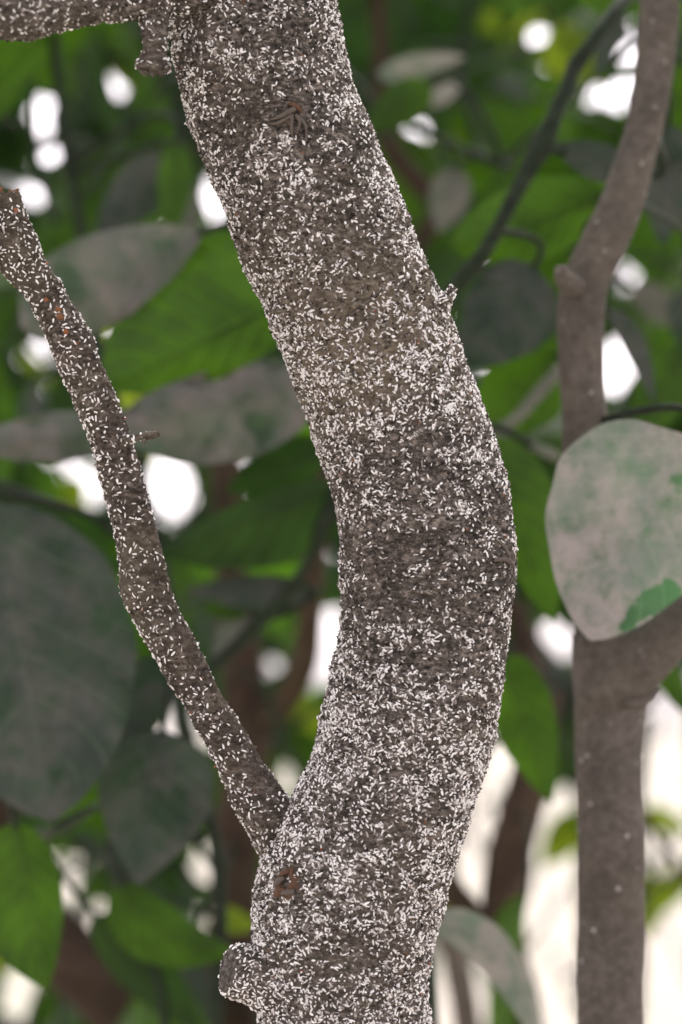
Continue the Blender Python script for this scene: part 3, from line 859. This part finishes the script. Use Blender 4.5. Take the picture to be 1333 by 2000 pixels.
stem('dusty', 'twig', [(700, 900, .155, 22), (645, 990, .155, 22), (600, 1100, .16, 22), (545, 1180, .165, 24), (490, 1235, .17, 26), (380, 1330, .17, 24)], 'greenstem', 12)
stem('dusty', 'twig', [(330, 1130, .17, 16), (180, 1010, .15, 16), (60, 975, .13, 15), (-40, 960, .12, 14)], 'greenstem', 12)
stem('brown', 'limb', [(735, -150, .30, 34), (738, 0, .30, 36), (745, 90, .30, 36), (744, 200, .31, 34), (770, 300, .31, 40), (810, 350, .31, 42), (850, 390, .31, 38), (790, 520, .31, 36), (700, 760, .30, 38), (640, 870, .25, 38)], 'brown', 16)
for pts in ([(20, -60, .26, 12), (60, 120, .26, 13), (70, 300, .27, 13), (110, 430, .25, 14)], [(330, 150, .27, 11), (250, 260, .26, 12), (170, 380, .24, 14)],
            [(930, -40, .27, 13), (900, 120, .27, 14), (930, 260, .26, 14), (1000, 330, .2, 15)], [(1000, 560, .24, 12), (1060, 640, .24, 13), (1170, 700, .25, 12)],
            [(-40, 760, .25, 14), (60, 740, .25, 13), (200, 700, .23, 14)], [(560, 1480, .24, 12), (520, 1360, .24, 13), (430, 1290, .22, 14)],
            [(330, 1560, .24, 12), (380, 1640, .24, 13), (420, 1700, .22, 14)], [(60, 1750, .25, 11), (150, 1690, .24, 12), (240, 1700, .2, 14)], [(1020, 930, .2, 12), (1000, 1060, .2, 12), (940, 1230, .2, 14)]):
    stem('dusty' if pts[0][0] < 660 else 'twiggy', 'twig', pts, 'greenstem', 8)
stem('vee', 'twig', [(1240, 1570, .32, 20), (1275, 1620, .32, 18), (1310, 1670, .32, 18), (1345, 1720, .32, 16)], 'brown', 10)

# ------------------------------------------------------------------ leaves
CELL = 8
U0, V0, GW, GH = -500, -600, 2340 // CELL, 3000 // CELL
cover = np.zeros((GH, GW), bool)
gap = np.zeros((GH, GW), bool)
gu = U0 + (np.arange(GW) + 0.5) * CELL
gv = V0 + (np.arange(GH) + 0.5) * CELL
GU, GV = np.meshgrid(gu, gv)
def poly_mask(poly):
    poly = np.asarray(poly, float)
    u0, v0 = poly.min(0); u1, v1 = poly.max(0)
    a, b = max(0, int((u0 - U0) / CELL)), min(GW, int((u1 - U0) / CELL) + 2)
    c, d = max(0, int((v0 - V0) / CELL)), min(GH, int((v1 - V0) / CELL) + 2)
    if a >= b or c >= d: return None
    X, Y = GU[c:d, a:b], GV[c:d, a:b]
    ins = np.zeros(X.shape, bool)
    n_ = len(poly)
    for i in range(n_):
        x1, y1 = poly[i]; x2, y2 = poly[(i + 1) % n_]
        if y1 == y2: continue
        cnd = ((y1 > Y) != (y2 > Y)) & (X < (x2 - x1) * (Y - y1) / (y2 - y1) + x1)
        ins ^= cnd
    return (slice(c, d), slice(a, b)), ins
def ell(u, v, a, b, rot=0):
    c, s = math.cos(math.radians(rot)), math.sin(math.radians(rot))
    x, y_ = GU - u, GV - v
    a, b = max(8, a - 11), max(8, b - 11)
    gap[((x * c + y_ * s) / a)**2 + ((-x * s + y_ * c) / b)**2 < 1] = True
for e in ((230, 142, 34, 44, -25), (87, 222, 28, 38), (97, 306, 28, 22, -20), (65, 376, 30, 22), (424, 380, 34, 44, 0), (85, 684, 26, 28), (130, 893, 27, 27), (166, 942, 50, 36, 15),
          (335, 958, 58, 58), (815, 250, 24, 26), (1051, 78, 24, 24), (1226, 98, 36, 34), (1216, 180, 32, 44), (1164, 187, 24, 22), (1333, 70, 14, 26), (1231, 540, 24, 22), (1200, 714, 42, 56, -20),
          (1078, 1240, 38, 34), (1112, 1262, 12, 28), (640, 1265, 44, 84, 8), (602, 1397, 28, 34), (530, 1305, 24, 26), (325, 1425, 46, 46), (376, 1430, 20, 46),
          (145, 1712, 34, 54, 20), (200, 1796, 46, 40), (404, 1690, 34, 50), (405, 1795, 24, 34), (50, 1935, 60, 60), (560, 1525, 22, 34), (592, 925, 18, 26), (1100, 292, 22, 16), (650, 1082, 14, 16)):
    ell(*e)
for poly in ([(960, 1450), (1010, 1440), (1015, 1500), (965, 1650), (945, 1780), (870, 1740), (880, 1700), (925, 1560)],
             [(1060, 1580), (1120, 1550), (1125, 2400), (1040, 2400), (1045, 1900), (1025, 1800)],
             [(1262, 1400), (1300, 1330), (1345, 1330), (1345, 2400), (1262, 2400)], [(845, 1800), (930, 1820), (950, 2000), (950, 2400), (845, 2400)]):
    sl_, ins = poly_mask(poly); gap[sl_] |= ins

def blade(base, tip, a, b, mid=None, roll=0.0, cup=0.15, wave=0.0, droop=0.0, p0=0.60, p1=0.95, nu=18, nv=9, ph=0.0):
    """camera-space leaf grid from base to tip (camera metres); a, b half widths in metres on either side"""
    base, tip = np.asarray(base, float), np.asarray(tip, float)
    t = np.linspace(0, 1, nu)[:, None]
    if mid is None: C = base + (tip - base) * t
    else:
        mid = np.asarray(mid, float)
        C = (1 - t)**2 * base + 2 * t * (1 - t) * mid + t**2 * tip
    T = np.gradient(C, axis=0); T /= np.linalg.norm(T, axis=1)[:, None]
    Lm = np.linalg.norm(np.diff(C, axis=0), axis=1).sum()
    sd_ = np.cross(np.array((0, 1.0, 0)), T); sd_ /= np.linalg.norm(sd_, axis=1)[:, None] + 1e-9
    nm = np.cross(T, sd_)
    cr, sr = math.cos(roll), math.sin(roll)
    s1 = cr * sd_ + sr * nm; n1 = -sr * sd_ + cr * nm
    tt = t[:, 0]
    pk = p0 / (p0 + p1)
    w = (tt**p0 * (1 - tt)**p1) / (pk**p0 * (1 - pk)**p1)
    s = np.linspace(-1, 1, nv)
    half = np.where(s < 0, b, a)
    off = s[None] * half[None] * w[:, None]
    jag = 1 + 0.014 * np.sin(tt * 23 + ph)[:, None] * np.abs(s)[None]
    off = off * jag
    h = cup * np.abs(off) + wave * (a + b) / 2 * w[:, None] * np.abs(s)[None]**1.5 * np.sin(tt * 11 + ph + 1.3 * np.sign(s)[None].T).T.reshape(nv, nu).T
    G = C[:, None] + off[..., None] * s1[:, None] + h[..., None] * n1[:, None]
    G = G + (n1 * (droop * Lm * (tt**2)[:, None]))[:, None]
    uv = np.stack([np.broadcast_to(tt[:, None], (nu, nv)), np.broadcast_to(s[None], (nu, nv))], -1)
    q = [(i * nv + j, (i + 1) * nv + j, (i + 1) * nv + j + 1, i * nv + j + 1) for i in range(nu - 1) for j in range(nv - 1)]
    return G, uv.reshape(-1, 2), np.array(q), C
def outline(G):
    return np.concatenate([G[:, 0], G[::-1, -1]])
def project(p):
    u, v = pix(p); return np.stack([u, v], -1)

def line_clear(pts):
    u, v = pix(pts)
    i = ((v - V0) / CELL).astype(int); j = ((u - U0) / CELL).astype(int)
    ok = (i >= 0) & (i < GH) & (j >= 0) & (j < GW)
    return not gap[i[ok], j[ok]].any()
def petiole(base, tdir, key, maxlen):
    best = None
    for C in STEMS[key]:
        d = np.linalg.norm(C - base, axis=1)
        for i in np.argsort(d)[:60:12]:
            if d[i] < 0.006: continue
            e = C[i]
            t = np.linspace(0, 1, 9)[:, None]
            m_ = base - tdir * min(0.4 * d[i], 0.03)
            L_ = (1 - t)**2 * base + 2 * t * (1 - t) * m_ + t**2 * e
            if d[i] < maxlen and (best is None or d[i] < best[0]) and line_clear(L_): best = (d[i], L_)
    if best is None:
        t = np.linspace(0, 1, 6)[:, None]
        return base - tdir * 0.022 * t + np.array((0, 0.008, 0)) * t * t
    return best[1]

def add_leaf(key, G, uv, q, C, mat, maxlen=0.16, pw=0.0008, split=False):
    T = C[1] - C[0]; T /= np.linalg.norm(T)
    L_ = petiole(C[0], T, key, maxlen)
    # midrib and petiole are one tapering cord running under the blade
    n_ = np.cross(G[:, -1] - G[:, 0], np.gradient(G[:, G.shape[1] // 2], axis=0)); n_ /= np.linalg.norm(n_, axis=1)[:, None] + 1e-12
    n_ *= np.sign(n_[:, 1:2] + 1e-9)                     # the far side of the blade
    mr = (G[:, G.shape[1] // 2] + n_ * 0.0009)[::-1]
    cord = np.vstack([mr[:-1], L_])
    rad = np.concatenate([np.linspace(0.00015, 0.0007, len(mr) - 1), np.linspace(pw, pw * 1.25, len(L_))])
    v_, q_, t_, _, _ = tube_mesh(cord, rad, 6, caps=(False, False))
    Vb = G.reshape(-1, 3)
    if split:                                            # stalk and rib as a piece of their own
        ob = obj('leaf', W(Vb), q, M[mat], TREES[key], origin=W(C[:1])[0], uv=uv)
        obj('petiole', W(v_), q_, M['greenstem'], ob)
    else:
        V = np.vstack([Vb, v_]); Q = np.vstack([q, q_ + len(Vb)])
        UV = np.vstack([uv, np.tile((0.5, 0.0), (len(v_), 1))])
        ob = obj('leaf', W(V), Q, None, TREES[key], origin=W(C[:1])[0], uv=UV, mats=[M[mat], M['greenstem']], midx=np.concatenate([np.zeros(len(q), int), np.ones(len(q_), int)]))
    r = poly_mask(project(outline(G)))
    if r is not None: cover[r[0]] |= r[1]
    return ob

def leaf(key, b, t, y, a, bb, mat, mid=None, y1=None, **kw):
    y1 = y if y1 is None else y1
    k = S * (D + (y + y1) / 2) / D
    B, Tp = P(b[0], b[1], y), P(t[0], t[1], y1)
    m_ = None if mid is None else P(mid[0], mid[1], (y + y1) / 2)
    kw.setdefault('ph', rng.uniform(0, 6))
    G, uv, q, C = blade(B, Tp, a * k, bb * k, m_, **kw)
    return add_leaf(key, G, uv, q, C, mat, split=True)

r10 = math.radians
HAND = [
 ('fork', (1345, 850), (1152, 1252), .052, 203, 150, 'dustynear', dict(p0=.42, p1=.74, cup=.10, wave=.0, nu=30, nv=15, ph=0.4)),
 ('dusty', (-14, 980), (104, 1606), .105, 215, 222, 'dustydark', dict(p0=.6, p1=.72, cup=.12, wave=.05, nu=28, nv=13)),
 ('dusty', (398, 452), (40, 640), .13, 104, 78, 'dustymid', dict(p0=.8, p1=.5, wave=.14, cup=.2)),
 ('twiggy', (600, 560), (200, 758), .13, 195, 85, 'green', dict(p0=.55, p1=.75, cup=.22, wave=.05)),
 ('twiggy', (640, 725), (215, 832), .14, 60, 128, 'dustymid', dict(p0=.6, p1=.7, wave=.38, cup=.25, y1=.12, nu=26)),
 ('dusty', (250, 842), (-80, 868), .135, 50, 50, 'dustymid', dict(wave=.45, cup=.4, nu=26)),
 ('twiggy', (640, 870), (440, 962), .16, 50, 50, 'dark', dict()),
 ('dusty', (660, 950), (300, 1085), .155, 42, 105, 'dark', dict(p0=.5, cup=.2)),
 ('dusty', (610, 1150), (362, 1152), .165, 28, 42, 'dustydark', dict(wave=.1)),
 ('dusty', (495, 1200), (415, 1282), .17, 36, 34, 'dustymid', dict()),
 ('dusty', (490, 1185), (395, 1190), .168, 22, 24, 'green', dict()),
 ('dusty', (-30, 950), (248, 1120), .16, 62, 42, 'dark', dict()),
 ('dusty', (310, 1280), (250, 1475), .13, 52, 48, 'dustydark', dict(roll=.3)),
 ('dusty', (318, 1425), (272, 1728), .125, 112, 118, 'dustydark', dict(cup=.3, p0=.55)),
 ('lean', (28, 1605), (92, 1935), .11, 135, 66, 'green', dict(cup=.2, wave=.06)),
 ('lean', (110, 1612), (-40, 1690), .13, 18, 16, 'dustymid', dict()),
 ('dusty', (235, 1725), (465, 1858), .16, 80, 45, 'green', dict(mid=(300, 1840), cup=.2)),
 ('dusty', (185, 1785), (395, 2020), .18, 56, 56, 'dark', dict()),
 ('brown', (415, 1785), (505, 1812), .21, 26, 24, 'lime', dict()),
 ('twiggy', (735, 152), (912, 110), .22, 22, 28, 'dusty', dict(roll=.4)),
 ('twiggy', (840, 160), (715, 255), .21, 42, 45, 'green', dict()),
 ('twiggy', (830, 208), (910, 158), .22, 18, 20, 'dusty', dict()),
 ('twiggy', (895, 325), (858, 455), .22, 42, 40, 'dustymid', dict()),
 ('twiggy', (1185, 378), (878, 482), .14, 76, 80, 'green', dict(p0=.6, p1=.7, cup=.2)),
 ('twiggy', (1045, 518), (896, 722), .13, 76, 108, 'dustydark', dict(p0=.5, cup=.15)),
 ('twiggy', (1095, 690), (925, 855), .155, 84, 84, 'green', dict()),
 ('twiggy', (955, 850), (1082, 1218), .13, 62, 86, 'green', dict(p0=.55, cup=.2)),
 ('fork', (1235, 335), (1078, 282), .115, 36, 40, 'dustydark', dict()),
 ('fork', (1305, 240), (1292, 480), .14, 48, 66, 'dustydark', dict()),
 ('fork', (1185, 600), (1278, 788), .14, 6, 40, 'dustydark', dict()),
 ('fork', (1216, 10), (1160, 158), .2, 24, 24, 'dustydark', dict()),
 ('twiggy', (985, 1275), (1078, 1570), .14, 64, 62, 'green', dict(p0=.55)),
 ('vee', (838, 1800), (1062, 2070), .12, 48, 44, 'dusty', dict(mid=(985, 1800), cup=.2, roll=.3)),
 ('vee', (1140, 1585), (1058, 1695), .5, 40, 38, 'lime', dict()),
 ('vee', (1255, 1585), (1350, 1625), .45, 22, 24, 'lime', dict()),
 ('vee', (1262, 1700), (1270, 1830), .45, 22, 34, 'lime', dict()),
 ('vee', (1345, 1690), (1290, 1790), .5, 30, 24, 'lime', dict()),
 ('fork', (1350, 680), (1236, 860), .18, 62, 60, 'green', dict()),
 ('fork', (1290, 1285), (1345, 1400), .16, 24, 22, 'green', dict()),
 ('fork', (1235, 560), (1350, 640), .28, 34, 34, 'dustymid', dict()),
 ('dusty', (340, 305), (185, 460), .2, 56, 52, 'dustydark', dict()),
 ('dusty', (348, 275), (335, 465), .19, 36, 34, 'green', dict()),
 ('twiggy', (835, 245), (905, 305), .5, 28, 28, 'lime', dict()),
 ('twiggy', (1040, 100), (1120, 115), .5, 22, 26, 'lime', dict()),
 ('twiggy', (940, 30), (990, 55), .5, 24, 24, 'lime', dict()),
 ('brown', (590, 1360), (600, 1500), .5, 30, 44, 'lime', dict()),
 ('brown', (205, 100), (275, 190), .5, 20, 16, 'lime', dict()),
 ('brown', (130, 930), (160, 1000), .5, 22, 30, 'lime', dict()),
 ('twiggy', (385, 760), (450, 742), .3, 18, 20, 'lime', dict()),
 ('dusty', (300, 760), (365, 785), .25, 18, 18, 'dusty', dict()),
 ('twiggy', (1140, -60), (1195, 30), .14, 40, 40, 'green', dict()),
 ('fork', (1270, 132), (1150, 146), .2, 12, 12, 'dark', dict()),
 ('fork', (1345, 560), (1340, 690), .2, 40, 40, 'dustydark', dict()),
]
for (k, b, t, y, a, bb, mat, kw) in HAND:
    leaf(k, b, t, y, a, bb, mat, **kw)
gap &= ~cover

# fill: the foliage farther back, placed so that it closes the view except where light shows through
inframe = (GU > -60) & (GU < 1393) & (GV > -60) & (GV < 2060)
want = ~gap & ~cover
tk = (GU > np.interp(GV, vv, ed[:, 0]) + 25) & (GU < np.interp(GV, vv, ed[:, 1]) - 25)
fills = ['brown', 'lean', 'vee', 'twiggy', 'dusty']
nleaf = {k: 0 for k in fills}
def try_fill(uc, vc, y, size):
    Lm = size * rng.uniform(0.85, 1.15)
    k = S * (D + y) / D
    ang_ = math.pi / 2 + rng.normal(0, 0.75)                # tips mostly hang
    du, dv = math.cos(ang_), math.sin(ang_)
    Lp = Lm / k * rng.uniform(0.75, 1.0)
    s0 = rng.uniform(0.3, 0.7)
    b = (uc - du * Lp * s0, vc - dv * Lp * s0); t = (uc + du * Lp * (1 - s0), vc + dv * Lp * (1 - s0))
    y1 = y + rng.normal(0, 0.25) * Lm
    hw_ = Lm * rng.uniform(0.22, 0.30)
    G, uv, q, C = blade(P(b[0], b[1], y), P(t[0], t[1], max(0.2, y1)), hw_, hw_, roll=rng.normal(0, 0.55), cup=rng.uniform(.15, .6), wave=rng.uniform(0, .2), droop=rng.uniform(-.1, .15), nu=11, nv=7, ph=rng.uniform(0, 6))
    return G, uv, q, C
def fill(n_target, region, sizes, ymin, ymax, maxtry):
    done = 0
    for it in range(maxtry):
        if done >= n_target: break
        w = np.argwhere(want & ~cover & region)
        if len(w) < 12: break
        i, j = w[rng.integers(len(w))]
        y = rng.uniform(ymin, ymax)
        for s_ in sizes:
            r = None
            for rep in range(3):
                G, uv, q, C = try_fill(gu[j], gv[i], y, s_)
                pm = poly_mask(project(outline(G)))
                if pm is None or (gap[pm[0]] & pm[1]).any(): continue
                r = 1; break
            if r: break
        if not r: continue
        x = gu[j] + rng.normal(0, 250)
        key = fills[int(np.clip(rng.integers(0, 5), 0, 4))]
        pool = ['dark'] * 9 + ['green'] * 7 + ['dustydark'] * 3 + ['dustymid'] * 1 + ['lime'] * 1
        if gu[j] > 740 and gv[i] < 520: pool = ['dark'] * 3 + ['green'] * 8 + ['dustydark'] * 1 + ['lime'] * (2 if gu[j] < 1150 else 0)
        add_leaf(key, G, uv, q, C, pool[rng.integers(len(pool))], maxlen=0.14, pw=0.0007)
        nleaf[key] += 1
        done += 1
    return done
a1 = fill(150, inframe & ~tk, (0.085, 0.065, 0.045, 0.032), 0.34, 0.68, 700)
a2 = fill(240, inframe & ~tk, (0.05, 0.035, 0.022, 0.014), 0.34, 0.65, 1500)
a3 = fill(170, ~inframe, (0.095, 0.07), 0.2, 0.7, 260)  # unseen leaves round the picture, added for the lighting
# leaves behind the trunk itself, for a step to the side
a4 = fill(60, inframe & tk, (0.08, 0.06), 0.3, 0.65, 120)

# unseen leaves added above the picture to shade the trunk and darken the background
cv, cq, cuv, k0 = [], [], [], 0
for i in range(1100):
    x = rng.uniform(-0.95, 0.95); yy = rng.uniform(-0.25, 1.25); z = rng.uniform(0.26, 0.62) + 0.14 * max(0, yy)
    Lm = rng.uniform(0.07, 0.12)
    a = rng.uniform(0, 2 * math.pi)
    b = np.array((x, yy, z)); t = b + Lm * np.array((math.cos(a), math.sin(a), rng.normal(-0.35, 0.3)))
    G, uv, q, C = blade(b, t, Lm * 0.27, Lm * 0.27, roll=math.pi / 2 * rng.choice((-1, 1)) * abs(math.sin(a)) ** 0 + rng.normal(0, 0.4), cup=0.2, nu=8, nv=5)
    cv.append(G.reshape(-1, 3)); cq.append(q + k0); cuv.append(uv); k0 += G.shape[0] * G.shape[1]
o = obj('added_shade_crown', W(np.vstack(cv)), np.vstack(cq), M['green'], infested, uv=np.vstack(cuv))
o['kind'] = 'stuff'
